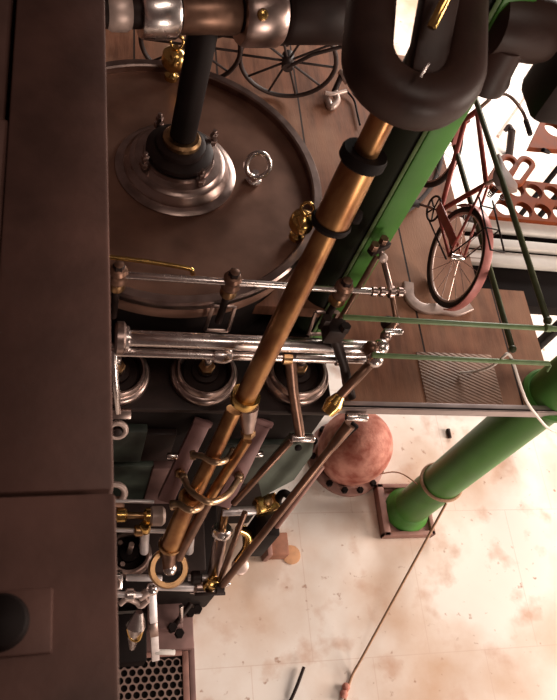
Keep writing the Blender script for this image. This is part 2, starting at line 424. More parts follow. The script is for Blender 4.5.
A0 = at(404, 74, 2.18); A1 = at(244, 400, .25)
def A(f): return A0+(A1-A0)*f
ad = (A1-A0).normalized()
def fpx(y):   # fraction along the rod seen at row y
    best = min(range(401), key=lambda i: abs((lambda q: CY-F*q.y/-q.z)(R3.transposed() @ (A(i/400)-CP))-y)); return best/400
t = thing('connecting_rod', 'long bronze rod slanting down from the dark strap to the valve gear', 'rod', A1)
MB().rod(A(.0), A(fpx(168)), rad(27, A(.1)), 32, .02).build('neck', 'bronze', t)
f0 = fpx(158); f1 = fpx(222)
MB().tubeprof([(rad(24, A(f0)), 0), (rad(46, A(f0)), .0), (rad(49, A(f0)), .012), (rad(49, A(f0)), .045), (rad(45, A(f0)), .055), (rad(24, A(f0)), .055)], A(f0)-ad*.03, ad).build('upper_collar', 'black', t)
sl = MB().lathe([(rad(37, A(f0)), 0), (rad(38, A(f0)), .04), (rad(37, A(f1)), (A(f1)-A(f0)).length-.03), (rad(36, A(f1)), (A(f1)-A(f0)).length)], A(f0)+ad*.02, ad).build('sleeve', 'bronze', t)
MB().tubeprof([(rad(22, A(f1)), 0), (rad(40, A(f1)), .0), (rad(43, A(f1)), .012), (rad(40, A(f1)), .032), (rad(22, A(f1)), .032)], A(f1)-ad*.012, ad).build('lower_collar', 'black', t)
kk = A(fpx(210)); sidev = (R3 @ V((1, .35, .45))).normalized(); sidev = (sidev-ad*sidev.dot(ad)).normalized()
MB().lathe([(.032, 0), (.034, .02), (.028, .035), (.012, .04)], kk+sidev*rad(34, kk), sidev, 20).build('set_screw', 'black', t)
MB().tube([A(f1), A(f1*.7+.3), A(.85), A(1.0)], [rad(24, A(f1)), rad(23.5, A(.7)), rad(22, A(.85)), rad(21, A1)], 32).build('shank', 'bronze', t)
MB().tubeprof([(rad(20, A1), 0), (rad(29, A1), 0), (rad(30, A1), .02), (rad(30, A1), .05), (rad(28, A1), .065), (rad(20, A1), .06)], A1-ad*.05, ad).build('socket_ring', 'brass', t)
# lower part of the gear below the socket
B0 = at(234, 410, .17); B1 = at(193, 498, -.45)
MB().tube([B0, B1], rad(15.5, (B0+B1)/2), 28).build('lower_tube', 'bronze', t)
fk0 = at(248, 407, .16); fk1 = at(248, 436, -.02)
fk = MB().tube([fk0, (fk0+fk1)/2, fk1], [rad(22, fk0), rad(17, fk0), rad(10, fk1)], 24)
fk.build('fork', 'dsteel', t)
hexnut(MB(), fk1-Z*.0, rad(15, fk1), .04, (fk0-fk1)).build('fork_nut', 'dbrass', t)

# second, lower rod with sleeve and ring
D0 = at(190, 498, -.42); D1 = at(170, 545, -.90); D2 = at(168, 568, -1.05)
t = thing('sleeve_rod', 'lower bronze sleeve ending in a round ring, at the foot of the long rod', 'rod', D1)
MB().tube([D0, D1], [rad(18, D0), rad(20, D1)], 32).build('sleeve', 'bronze', t)
dd = (D1-D0).normalized()
for (p, w) in ((D0, 23), (D1, 23)):
    MB().tubeprof([(rad(w-8, p), 0), (rad(w, p), 0), (rad(w+1, p), .012), (rad(w, p), .03), (rad(w-8, p), .03)], p-dd*.015, dd).build('band', 'dbrass', t)
MB().tubeprof([(rad(28, D2), 0), (rad(37, D2), 0), (rad(40, D2), .02), (rad(40, D2), .045), (rad(37, D2), .06), (rad(28, D2), .06)], D2-V((0, -.1, .4)).normalized()*.03, V((.05, -.25, .95)), 48).build('end_ring', 'dbrass', t)
MB().tube([D2+Z*.02, D1], [rad(12, D2), rad(18, D1)], 20).build('neck', 'brown', t)
MB().sphere(D2+V((.01, -.01, .02)), rad(14, D2)).build('ball', 'steel', t)

t = thing('valve_rod', 'thin bronze rod running parallel beside the long rod, below the fork', 'rod', at(212, 492, -.5))
E0 = at(247, 440, -.03); E1 = at(210, 497, -.45); E2 = at(178, 557, -.98)
MB().tube([E0, E1], rad(11, E0), 20).build('upper_rod', 'bronze', t)
MB().tube([E1, E2], rad(11, E2), 20).build('lower_rod', 'brown', t)

# guide bars
for (a, b, lab) in (((203, 420, -.28), (165, 500, -.80), 'flat purple-brown guide bar on the left of the bronze rods'),
                    ((264, 420, -.28), (222, 505, -.80), 'flat purple-brown guide bar on the right of the bronze rods')):
    pa, pb = at(*a), at(*b); t = thing('guide_bar', lab, 'bar', pb, 'guide bars either side of the rods')
    MB().bar(pa, pb, 2*rad(17, pa), .05, V((0, -.6, .8)), .006).build('bar', 'bar', t)
    MB().bar(pa-(pb-pa)*.004+V((0, -.012, .02)), pa+(pb-pa)*.05+V((0, -.012, .02)), 2*rad(19, pa), .03, V((0, -.6, .8)), .004).build('end_cap', 'bar', t)
    m_ = pa+(pb-pa)*.62+V((0, -.035, .045))
    bl = MB(); hexnut(bl, m_-V((0, -.02, .03)), .032, .05, V((0, -.6, .8))); bl.rod(m_, m_+V((0, -.03, .04)), .016, 12); bl.build('bolt', 'dbrass', t)

# yokes: curved brass clamps joining the guide bars across the rods
def yoke(name, pts, w, lab, m='palebrass'):
    P_ = smoothpts([at(*p) for p in pts], 7); r = rad(w, P_[len(P_)//2])
    t = thing(name, lab, 'yoke', P_[len(P_)//2], 'curved clamps across the bronze rods')
    MB().tube(P_, r, 14).build('band', m, t)
    for q in (P_[0], P_[-1]):
        MB().lathe([(r*1.2, -r), (r*1.6, -r*.6), (r*1.6, r*.6), (r*1.2, r)], q, V((1, .1, .1)), 16).build('lug', m, t)
yoke('clamp_yoke', [(193, 455, -.33), (202, 456, -.18), (213, 462, -.10), (224, 461, -.12), (233, 452, -.30)], 6.5, 'upper curved brass clamp round the bronze tube')
yoke('clamp_yoke', [(184, 478, -.50), (190, 490, -.36), (202, 499, -.27), (213, 502, -.27), (228, 494, -.36), (239, 478, -.50)], 7, 'wide wishbone brass clamp spanning both guide bars')
yoke('clamp_yoke', [(173, 505, -.55), (179, 504, -.42), (189, 510, -.34), (199, 508, -.38), (203, 501, -.55)], 7, 'lowest curved brass clamp at the top of the ringed sleeve')
# pale cross pins by the bars
for (x0, x1, y, z, lab) in ((167, 177, 456, -.5, 'short pale pin on the left of the upper clamp'), (255, 263, 454, -.5, 'short pale pin on the right of the right-hand guide bar')):
    tag(MB().rod(at(x0, y, z), at(x1, y, z), .022, 16).build('cross_pin', 'steel'), lab, 'pin')

# ------------------------------------------------------------------ rods over the valve chest
t = thing('reach_rod', 'thin polished rod crossing just in front of the cylinder, with brown nuts on it', 'rod', at(240, 282, .62))
MB().rod(at(100, 273.5, .62), at(372, 291.5, .62), rad(7.5, at(240, 282, .62)), 20).build('bar', 'steel', t)
for x in (374, 382, 391, 400):
    p = at(x, 291.7+(x-374)*.02, .62); w = 13 if x in (391,) else 10
    MB().lathe([(rad(w-3, p), -.018), (rad(w, p), -.012), (rad(w, p), .012), (rad(w-3, p), .018)], p, X, 20).build('end_nut', 'dsteel', t)
MB().rod(at(372, 291.5, .62), at(405, 292.4, .62), rad(5, at(400, 292, .62)), 16).build('threaded_end', 'dsteel', t)
for (x, y, lab) in ((118, 274, 'brown post nut on the thin rod, next to the dark beam'), (232, 281, 'brown post nut on the thin rod, in front of the middle of the cylinder'), (343, 289, 'brown post nut on the thin rod, beside the green column')):
    p = at(x, y, .62); t = thing('post_nut', lab, 'nut', p-Z*.35, 'post nuts along the thin rod')
    r = rad(19, p)
    MB().lathe([(r*.7, -.05), (r*1.05, -.045), (r*1.05, -.02), (r*.95, -.012), (r*.95, .02), (r*1.0, .03), (r*.8, .05), (r*.55, .055), (r*.5, .085), (r*.2, .09)], p, Z, 24).build('nut', 'brown', t)
    hexnut(MB(), p+Z*.05, r*.62, .035).build('lock_nut', 'iron', t)
    MB().rod(p-Z*.42, p-Z*.04, r*.42, 16).build('post', 'iron', t)
    MB().lathe([(r*.9, 0), (r*.95, .01), (r*.7, .045), (r*.4, .05)], p-Z*.12, Z, 20).build('washer', 'dbrass', t)

pa, pb = at(126, 338, .36), at(336, 346.5, .36)
t = thing('rocker_shaft', 'thick polished horizontal shaft in front of the cylinder', 'shaft', (pa+pb)/2)
MB().rod(pa, pb, rad(16, (pa+pb)/2), 36, .05).build('bar', 'steel', t)
for (x, w, l, m) in ((120, 34, .028, 'dsteel'), (126, 25, .02, 'steel')):
    p = at(x, 338, .36); MB().lathe([(rad(w-5, p), -l), (rad(w, p), -l*.6), (rad(w, p), l*.6), (rad(w-5, p), l)], p, (pb-pa), 32).build('flange', m, t)
for x in (355, 380):
    p = at(x, 347.5, .36); 
MB().rod(at(336, 346.5, .36), at(372, 348, .36), rad(15, pb), 28, .1).build('end_piece', 'steel', t)
pa, pb = at(104, 351.5, .27), at(372, 360.5, .27)
t = thing('rocker_rod', 'slimmer polished rod just below the thick horizontal shaft', 'rod', (pa+pb)/2)
MB().rod(pa, pb, rad(9, (pa+pb)/2), 24, .05).build('bar', 'steel', t)
p = at(222, 355.5, .27); MB().lathe([(rad(10, p), -.055), (rad(15, p), -.045), (rad(17, p), -.01), (rad(17, p), .02), (rad(13, p), .05), (rad(9, p), .055)], p, X, 28).build('coupling', 'steel', t)
p = at(287, 358, .27); MB().lathe([(rad(9, p), -.03), (rad(14, p), -.025), (rad(14, p), .025), (rad(9, p), .03)], p, X, 28).build('coupling', 'dbrass', t)
p = at(340, 359, .27); MB().lathe([(rad(9, p), -.03), (rad(14, p), -.025), (rad(14, p), .025), (rad(9, p), .03)], p, X, 28).build('coupling', 'dsteel', t)

# small trapezoid link frames between reach rod and shaft
for (q, lab) in (([(213, 306), (235, 307), (228, 331), (205, 330)], 'thin open link frame hanging below the middle post nut'), ([(316, 312), (338, 312), (331, 334), (308, 334)], 'thin open link frame beside the foot of the green column')):
    P_ = [at(x, y, z) for (x, y), z in zip(q, (.36, .36, .12, .12))]
    f = MB()
    for i in range(4): f.bar(P_[i], P_[(i+1) % 4], .022, .016, V((0, -.5, .8)), .003)
    o = f.build('link_frame', 'dsteel'); tag(o, lab, 'frame')

# brass oil pipe on the cylinder edge by the beam
pp = smoothpts([at(100, 256, .44), at(150, 262, .44), at(188, 268.5, .44), at(192, 272, .42), at(194, 278, .34)], 5)
tag(MB().tube(pp, rad(5, pp[0]), 12).build('oil_pipe', 'brass'), 'thin brass pipe lying along the cylinder lid, next to the dark beam', 'pipe')

# ------------------------------------------------------------------ valve chest with three bonnets
VX = at(330, 410, -.12)
t = thing('valve_chest', 'tall black iron valve chest below the cylinder', 'casing', (.6, 1.9, FL))
MB().abox((-1.0, VX.y, FL), (VX.x, 2.30, -.16), .02).build('casing', 'black', t)
MB().abox((-1.0, VX.y-.02, -.17), (VX.x+.02, 2.30, -.12), .012).build('top_flange', 'iron', t)
MB().abox((-1.0, 2.295, FL), (VX.x, 2.545, -.30), .01).abox((-1.0, 2.50, -.6), (1.375, 3.3, -.301), .01).build('rear_deck', 'black', t)
# painted panels and pipes on its front
fy = VX.y-.012
def panel(x0, y0, x1, y1, nm, m, d=.03):
    a = aY(x0, y0, fy); b = aY(x1, y1, fy)
    MB().abox((min(a.x, b.x), fy-d, min(a.z, b.z)), (max(a.x, b.x), fy+.014, max(a.z, b.z)), .008).build(nm, m, t)
panel(112, 462, 150, 500, 'side_panel', 'teald'); panel(153, 462, 172, 502, 'side_panel', 'plate', .05)
panel(112, 425, 140, 456, 'side_panel', 'teald', .045); panel(146, 430, 168, 457, 'side_panel', 'iron', .03)
panel(225, 440, 262, 480, 'side_panel', 'teald', .03)
for (x, lab) in ((116, 'round steel valve bonnet half hidden by the dark beam'), (205, 'round steel valve bonnet in the middle, under the horizontal rods'), (297, 'round steel valve bonnet on the right, under the horizontal rods')):
    c = at(x, 371.5, -.05); c.z = -.12
    r = rad(67, at(x, 372, -.05)); t = thing('valve_bonnet', lab, 'bonnet', c, 'valve bonnets on the black chest')
    MB().tubeprof([(r*.70, 0), (r, 0), (r*1.02, .02), (r*1.02, .05), (r*.97, .065), (r*.90, .07), (r*.88, .095), (r*.84, .11), (r*.78, .11), (r*.74, .09), (r*.70, .05)], c, Z, 72).build('ring', 'dsteel', t)
    MB().lathe([(r*.72, .0), (r*.72, .045), (r*.66, .05), (r*.64, .06), (r*.42, .065), (r*.40, .085), (r*.26, .09), (r*.24, .11), (r*.1, .115)], c, Z, 56).build('lid', 'iron', t)
    MB().rod(c+Z*.1, c+Z*.24, .022, 16).build('spindle', 'steel', t)
    hexnut(MB(), c+Z*.11, .05, .035).build('gland_nut', 'dbrass', t)

# ------------------------------------------------------------------ linkage on the right of the shafts
t = thing('stay_frame', 'pair of thin brown stays meeting in a point in front of the green column', 'stay', at(378, 245, .8))
ap = at(379, 246, .80)
MB().rod(at(377, 256, .78), at(336, 327, .42), rad(6, ap), 14).build('stay', 'brown', t)
MB().rod(at(381, 250, .79), at(391, 290, .64), rad(6, ap), 14).build('stay', 'dsteel', t)
MB().rod(at(391, 290, .64), at(396, 318, .50), rad(5.5, ap), 14).build('stay', 'brown', t)
h = MB().bar(at(370, 252, .81), at(388, 243, .81), .05, .05, Z, .01); h.build('head', 'iron', t)
for x, y in ((373, 249), (382, 243)): hexnut(MB(), at(x, y, .83), .026, .045).build('bolt', 'brown', t)
MB().lathe([(.02, 0), (.026, .01), (.026, .03), (.012, .04)], at(382, 256, .8), V((0, -1, .4)), 12).build('bolt_end', 'pale', t)

t = thing('ball_linkage', 'short chain of steel ball joints at the right end of the polished shafts', 'linkage', at(382, 348, .4))
for (x, y, w, m) in ((396, 321, 11, 'dsteel'), (388, 323, 15, 'iron'), (386, 336, 12, 'dsteel'), (381, 347, 17, 'steel'), (375, 359, 18, 'steel'), (371, 349, 17, 'brown')):
    p = at(x, y, .40); MB().sphere(p, rad(w, p)).build('ball', m, t)
MB().rod(at(394, 322, .42), at(372, 362, .33), rad(10, at(384, 345, .4)), 16).build('link', 'brown', t)
MB().rod(at(384, 332, .42), at(402, 332, .42), rad(7, at(390, 332, .42)), 16).build('pin', 'steel', t)
MB().rod(at(372, 362, .33), at(337, 399, .16), rad(10, at(355, 380, .25)), 16).build('tube', 'brown', t)
MB().tube([at(340, 396, .17), at(334, 404, .14), at(327, 413, .10)], [rad(11, at(334, 404, .1)), rad(19, at(334, 404, .1)), rad(13, at(334, 404, .1))], 20).build('brass_end', 'brass', t)

t = thing('bell_crank', 'dark crank with bolted boss, its arm dropping from the shafts over the red vessel', 'crank', at(335, 330, .5))
p = at(334, 331, .50)
MB().box(p, X, Y, Z, (.115, .10, .14), .02).build('boss', 'iron', t)
for (x, y) in ((325, 322), (344, 330)): hexnut(MB(), at(x, y, .56), .03, .045).build('nut', 'iron', t)
MB().tube([at(334, 335, .47), at(343, 362, .30), at(352, 397, .06)], [rad(13, p), rad(10, p), rad(9, p)], 16).build('arm', 'iron', t)
# drop arm further left
t = thing('drop_arm', 'dark arm dropping in front of the right valve bonnet to the pale green lever', 'arm', at(299, 437, -.2))
MB().tube([at(290, 356, .27), at(293, 390, .05), at(300, 434, -.22)], [rad(12, at(290, 356, .27)), rad(11, at(293, 390, 0)), rad(10, at(300, 434, -.2))], 16).build('arm', 'brown', t)
MB().lathe([(.02, -.04), (.04, -.035), (.04, .035), (.02, .04)], at(289, 353, .28), X, 20).build('eye', 'iron', t)

# pale grey-green lever with a steel cap
t = thing('pump_lever', 'pale grey-green lever with a bright steel cap, below the right valve bonnet', 'lever', at(285, 470, -.5))
q = [at(x, y, z) for x, y, z in ((292, 440, -.26), (314, 441, -.26), (312, 455, -.36), (294, 480, -.58), (262, 497, -.70), (258, 480, -.62), (280, 455, -.40))]
n_ = (q[1]-q[0]).cross(q[3]-q[0]).normalized()
if n_.dot(CP-q[0]) < 0: n_ = -n_
MB().prism(q, n_, .07).build('lever_arm', 'teal', t)
MB().rod(at(291, 437.5, -.24), at(314, 438.5, -.24), rad(9, at(300, 438, -.24)), 20).build('cap', 'steel', t)
MB().lathe([(.022, 0), (.024, .012), (.015, .018)], at(298, 447, -.28), n_, 16).build('pin_hole', 'black', t)
t = thing('lever_rod', 'thin dark rod slanting down from beside the pale green lever', 'rod', at(240, 498, -.6))
MB().rod(at(291, 441, -.22), at(233, 504, -.62), rad(7, at(260, 470, -.4)), 14).build('bar', 'brown', t)

# twin long rods from the vessel down to the yellow cock
t = thing('long_link_rod', 'long thin brown rod slanting from the crank pin down to the yellow cock', 'rod', at(220, 588, -1.4))
LA = at(350, 424, -.02); LB = at(220, 588, -1.25)
MB().tube([LA, LA+(LB-LA)*.13], [rad(13, LA), rad(10, LA)], 16).build('knuckle', 'brown', t)
MB().rod(LA+(LB-LA)*.08, LB, rad(8, (LA+LB)/2), 16).build('bar', 'brown', t)
MB().rod(at(346, 416.5, .03), at(367, 417.5, .03), rad(9, LA), 20).build('pin', 'steel', t)
MB().bar(at(356, 424, -.02), at(341, 438, -.12), .05, .03, V((0, -.5, .8)), .006).build('slotted_end', 'black', t)
MB().lathe([(.02, -.03), (.035, -.025), (.035, .025), (.02, .03)], LB, X, 16).build('eye', 'iron', t)
tag(MB().rod(at(322, 466, -.45), at(273, 531, -1.0), rad(6.5, at(300, 500, -.7)), 14).build('short_link_rod', 'flange'), 'shorter reddish rod lying parallel below the long thin rod', 'rod')
tag(MB().rod(at(245, 512, -.75), at(219, 583, -1.3), rad(6, at(230, 545, -1)), 14).build('thin_link_rod', 'brown'), 'thin dark rod joining the long rod at the yellow cock', 'rod')

# brass cock with pin and hook
t = thing('brass_cock', 'square yellow brass cock at the end of a bright pin, before the black chest', 'cock', at(266, 506, -.95))
c = at(266, 505, -.90)
MB().box(c, V((1, .25, 0)), V((-.25, 1, 0)), Z, (.155, .12, .11), .015).build('body', 'brass', t)
MB().lathe([(.025, 0), (.03, .01), (.03, .03), (.015, .035)], c+Z*.055, Z, 16).build('plug', 'dbrass', t)
MB().rod(at(222, 512, -.92), at(256, 510.5, -.92), rad(9, c), 20).build('pin', 'bright', t)
hk = smoothpts([at(279, 512, -.92), at(278, 500, -.86), at(283, 493, -.82), at(290, 496, -.82)], 6)
MB().tube(hk, rad(8, c), 12).build('hook', 'black', t)
MB().abox(at(262, 535, -1.25)-V((.09, .09, .25)), at(262, 535, -1.25)+V((.05, .09, .30)), .015).build('stand', 'black', t)

t = thing('dash_pot', 'small upright silver plunger right of the ringed sleeve', 'plunger', at(216, 568, -1.35))
pl0, pl1 = at(214, 575, -1.35), at(222, 530, -1.05)
MB().rod(pl0, pl1, rad(14, pl0), 20).build('barrel', 'dsteel', t)
MB().rod(pl1-(pl1-pl0)*.12, pl1+(pl1-pl0)*.06, rad(21, pl0), 20).build('cap', 'steel', t)
MB().rod(pl1, pl1+(pl1-pl0)*.5, rad(8, pl0), 14).build('stem', 'dbrass', t)
t = thing('brass_elbow', 'curved brass elbow pipe right of the silver plunger', 'pipe', at(245, 545, -1.3))
MB().tube(smoothpts([at(238, 528, -1.05), at(248, 534, -1.1), at(247, 548, -1.2), at(238, 562, -1.3)], 6), rad(10, at(245, 545, -1.2)), 14).build('bend', 'brass', t)
MB().lathe([(.05, 0), (.06, .01), (.06, .04), (.045, .05)], at(239, 566, -1.36), V((.1, -.2, .9)), 24).build('foot', 'pale', t)

# ------------------------------------------------------------------ left: hanging steel rod and end block
t = thing('hanging_rod', 'slim bluish steel rod hanging beside the dark beam with a flat steel foot', 'rod', at(119, 418, -.2))
MB().rod(at(113.5, 352, .28), at(118, 413, -.10), rad(7, at(115, 380, .1)), 16).build('bar', 'steel', t)
MB().bar(at(105, 413.5, -.12), at(131, 413.5, -.12), .055, .05, V((0, -.7, .7)), .006).build('foot', 'dsteel', t)
MB().torus(at(117, 430, -.25), V((0, -.85, .5)), .05, .018, 28, 10).build('eye', 'pale', t)
MB().lathe([(.03, 0), (.03, .03), (.015, .035)], at(117, 430, -.27), V((0, -.85, .5)), 16).build('pin', 'iron', t)

# ------------------------------------------------------------------ lower engine bed and its fittings
bx = at(222, 588, -1.78)
t = thing('engine_bed', 'low black iron bed under the small bright fittings', 'bed', (.5, bx.y, FL))
MB().abox((-1.0, bx.y, FL), (bx.x, VX.y-.05, -1.80), .02).build('body', 'black', t)
MB().abox((-1.0, bx.y+.12, -1.81), (bx.x-.12, VX.y-.05, -1.72), .015).build('ledge', 'iron', t)
zf = -1.35
def hrod(name, lab, x0, x1, y, z, w, m, extra=()):
    a, b = at(x0, y, z), at(x1, y+.03*(x1-x0), z)
    t = thing(name, lab, 'rod', (a+b)/2, 'bright cross rods of the lower gear')
    MB().rod(a, b, rad(w, a), 16).build('bar', m, t)
    for (x, ww, m2) in extra:
        p = at(x, y+.03*(x-x0), z); r = rad(ww, p)
        MB().lathe([(r*.7, -r*.8), (r, -r*.5), (r, r*.5), (r*.7, r*.8)], p, X, 20).build('collar', m2, t)
hrod('cross_rod', 'topmost short polished rod above the black pot, next to the beam', 108, 154, 500.5, -.95, 4, 'bright', ())
hrod('cross_rod', 'brassy cross rod with a round joint above the black pot', 105, 158, 514.5, -1.0, 7, 'dbrass', ((121, 15, 'brass'), (150, 16, 'brass'), (157, 20, 'pale')))
hrod('cross_rod', 'thin polished cross rod close above the black pot', 105, 166, 529.5, -1.05, 4.5, 'bright', ((139, 12, 'dbrass'),))
hrod('cross_rod', 'bright cross rod just below the black pot', 126, 162, 577.5, -1.35, 7, 'bright', ())
hrod('cross_rod', 'bright cross rod right of the ring end, nearer the chest', 188, 221, 577.5, -1.35, 7, 'bright', ((196, 14, 'iron'),))
hrod('cross_rod', 'long bright cross rod passing just below the ring end', 156, 214, 586, -1.40, 9, 'bright', ((200, 16, 'dsteel'),))
hrod('cross_rod', 'lower bright cross rod by the beam, level with the lever top', 106, 146, 594, -1.40, 6.5, 'bright', ((130, 13, 'steel'),))
hrod('cross_rod', 'short bright rod below the long one, at the yellow cock', 190, 206, 591, -1.42, 6, 'steel')
# left nut block
b0 = at(115, 580, -1.35)
t = thing('steel_block', 'bright square steel nut next to the beam, below the black pot', 'block', b0)
MB().box(b0, X, V((0, .8, .6)), V((0, -.6, .8)), (.10, .11, .09), .012).build('body', 'steel', t)
hexnut(MB(), b0+V((0, -.03, .045)), .035, .03, V((0, -.6, .8))).build('nut', 'dsteel', t)
# side brackets at upper left
t = thing('end_bracket', 'brown bracket against the dark beam, above the brassy rod', 'bracket', at(114, 492, -.95))
MB().torus(at(113, 494, -.92), V((.1, -.8, .6)), .075, .022, 28, 10).build('eye', 'pale', t)
MB().abox(at(110, 504, -1.0)-V((.06, .04, .05)), at(110, 504, -1.0)+V((.09, .04, .05)), .01).build('lug', 'brown', t)
# black pot
c = at(129, 553, -1.40)
t = thing('oil_pot', 'round black pot with a bright lower lip, next to the beam', 'pot', c-Z*.35)
r = rad(44, c)
MB().lathe([(r*.8, -.35), (r*.86, -.3), (r*.86, -.08), (r*.9, -.06)], c, Z, 40).build('body', 'black', t)
MB().tubeprof([(r*.75, -.06), (r*1.02, -.06), (r*1.06, -.045), (r*1.04, -.02), (r*.95, -.01), (r*.9, .02), (r*.8, .02), (r*.75, 0)], c, Z, 48).build('lip', 'dsteel', t)
MB().lathe([(r*.76, -.06), (r*.74, -.02), (r*.45, -.005), (r*.42, .02), (r*.2, .03)], c, Z, 40).build('lid', 'black', t)
for a in (.5, 2.3, 4.2): hexnut(MB(), c+V((r*.6*cos(a), r*.6*sin(a), -.015)), .02, .04).build('stud', 'dsteel', t)
MB().rod(c+Z*.02, c+Z*.22, .02, 14).build('spindle', 'dsteel', t)
# white pins either side of the sleeve
for (x, y, h_, lab) in ((144, 541, 22, 'upright bright steel pin between the black pot and the ringed sleeve'), (189, 543, 17, 'upright bright steel pin right of the ringed sleeve')):
    a, b = at(x, y+h_/2, -1.30), at(x+1, y-h_/2, -1.05)
    t = thing('steel_pin', lab, 'pin', a); MB().rod(a, b, rad(9, a), 18).build('pin', 'bright', t)
    MB().rod(b-(b-a)*.05, b+(b-a)*.25, rad(11, a), 16).build('head', 'brass', t)
# yellow cock
c = at(211, 584, -1.32)
t = thing('yellow_cock', 'small yellow cock at the lower end of the long thin rod', 'cock', c-Z*.1)
MB().lathe([(.035, -.06), (.048, -.04), (.04, -.01), (.05, .01), (.045, .05), (.03, .06)], c, V((.2, .1, .9)), 24).build('body', 'brass', t)
MB().rod(c+V((-.02, -.02, 0)), c+V((.13, .0, -.01)), .02, 14).build('spindle', 'steel', t)
MB().rod(c+V((-.11, -.06, -.02)), c+V((.10, -.06, -.03)), .013, 12).build('handle', 'iron', t)
# white lever
t = thing('hand_lever', 'long upright white steel lever standing over the perforated grating', 'lever', at(155, 662, -1.95))
W0, W1, W2 = at(152, 589, -1.38), at(153, 622, -1.62), at(155.5, 660, -1.92)
MB().bar(W0, W2, .055, .03, V((.1, -.8, .5)), .006).build('bar', 'bright', t)
MB().bar(W1+(W2-W1)*.0, W1+(W2-W1)*.35, .062, .036, V((.1, -.8, .5)), .006).build('band', 'dsteel', t)
MB().sphere(W0, .045).build('joint', 'steel', t)
MB().rod(W2-(W2-W1)*.22, at(175, 652.5, -1.86), .019, 14).build('handle', 'white', t)
MB().rod(W0, at(139, 598, -1.42), .03, 16).build('arm', 'pale', t)
# curved drain fittings left of the lever
t = thing('drain_fitting', 'bright curved drain fitting left of the white lever', 'fitting', at(135, 632, -1.7))
MB().tube(smoothpts([at(120, 604, -1.45), at(127, 599, -1.42), at(136, 602, -1.45), at(141, 606, -1.46), at(148, 600, -1.42)], 6), rad(6, at(135, 602, -1.4)), 14).build('bow', 'pale', t)
MB().tube([at(139, 612, -1.55), at(136, 625, -1.62), at(134, 634, -1.72), at(132, 648, -1.86)], [rad(8, at(136, 625, -1.6)), rad(20, at(136, 625, -1.6)), rad(14, at(136, 625, -1.6)), rad(6, at(136, 625, -1.6))], 18).build('nozzle', 'steel', t)
MB().tube(smoothpts([at(128, 628, -1.62), at(131, 638, -1.7), at(138, 640, -1.7), at(142, 630, -1.62)], 6), rad(4, at(135, 635, -1.7)), 10).build('clip', 'brass', t)
# dark box
q0 = at(117, 668, FL); q1 = at(146, 668, FL)
o = MB().abox((q0.x-.25, q0.y, FL), (q1.x-.02, q0.y+.35, FL+.28), .012).build('black_box', 'black'); tag(o, 'plain black iron box on the floor beside the perforated grating', 'box')
# plinth behind the lever
a = at(150, 655, FL); b = at(196, 640, FL)
t = thing('bed_plinth', 'purplish iron plinth on the floor behind the white lever, with dark bolts', 'plinth', (a.x, a.y, FL))
px0, px1 = at(142, 645, FL).x, at(192, 640, FL).x; py0, py1 = at(165, 652, FL).y, bx.y+.05
MB().abox((px0, py0, FL), (px1, py1, FL+.10), .012).build('slab', 'plate', t)
MB().abox((px0+.02, py0+.14, FL+.09), (px1-.1, py1-.02, FL+.22), .012).build('step', 'plate', t)
for (x, y) in ((172, 628), (179, 634), (190, 613), (197, 610)):
    c = at(x, y, FL+.22 if x < 185 else FL+.10); h = MB(); hexnut(h, c-Z*.01, .038, .06); h.build('bolt', 'black', t)
MB().rod(at(181, 622, FL+.22), at(181, 606, FL+.45), .017, 12).build('stud', 'steel', t)
MB().rod(at(170, 632, FL+.18), at(191, 603, FL+.34), .02, 12).build('brace', 'iron', t)

# perforated grating
def grating(o, u, v, nu, nv, pitch, rh, th):
    mb = MB(); hr = pitch/math.sqrt(3)
    for j in range(nv):
        for i in range(nu):
            c = V(o)+V(u)*(pitch*(i+.5*(j % 2)))+V(v)*(pitch*j*math.sqrt(3)/2)
            out = []; inn = []
            for k in range(12):
                a = pi/6*k+pi/6
                h = hr if k % 2 == 0 else hr*cos(pi/6)
                out.append(c+V(u)*h*cos(a)+V(v)*h*sin(a)); inn.append(c+V(u)*rh*cos(a)+V(v)*rh*sin(a))
            vs = out+inn+[p-Z*th for p in inn]; fs = []
            for k in range(12):
                k2 = (k+1) % 12
                fs.append((k, k2, 12+k2, 12+k)); fs.append((12+k, 12+k2, 24+k2, 24+k))
            mb.add(vs, fs)
    return mb
gx1 = at(183, 690, FL+.02).x; gx0 = gx1-.82; gy1 = at(150, 657, FL+.02).y; gy0 = gy1-.62
t = thing('floor_grating', 'iron floor grating pierced with round holes, at the foot of the white lever', 'grating', ((gx0+gx1)/2, (gy0+gy1)/2, FL))
pt = .062; nu = int((gx1-gx0)/pt); nv = int((gy1-gy0)/(pt*.866))
grating(V((gx0+pt*.5, gy0+pt*.5, FL+.022)), X, Y, nu, nv, pt, .0255, .015).build('plate', 'grate', t, 60)
MB().abox((gx0-.02, gy0-.02, FL+.001), (gx1+.05, gy1+.03, FL+.006)).build('pit_shade', 'black', t)  # flat black sheet puts the dark of a pit under the holes
fr = MB().abox((gx1+.0, gy0-.02, FL+.001), (gx1+.05, gy1+.03, FL+.03), .005).abox((gx0, gy1-.005, FL+.001), (gx1, gy1+.035, FL+.03), .005)
fr.build('border', 'flange', t)
tag(MB().abox((gx1+.055, gy0-.02, FL+.001), (gx1+.10, gy1+.10, FL+.022), .004).build('floor_strip', 'plate'), 'narrow brown iron strip on the floor along the right side of the grating', 'strip')

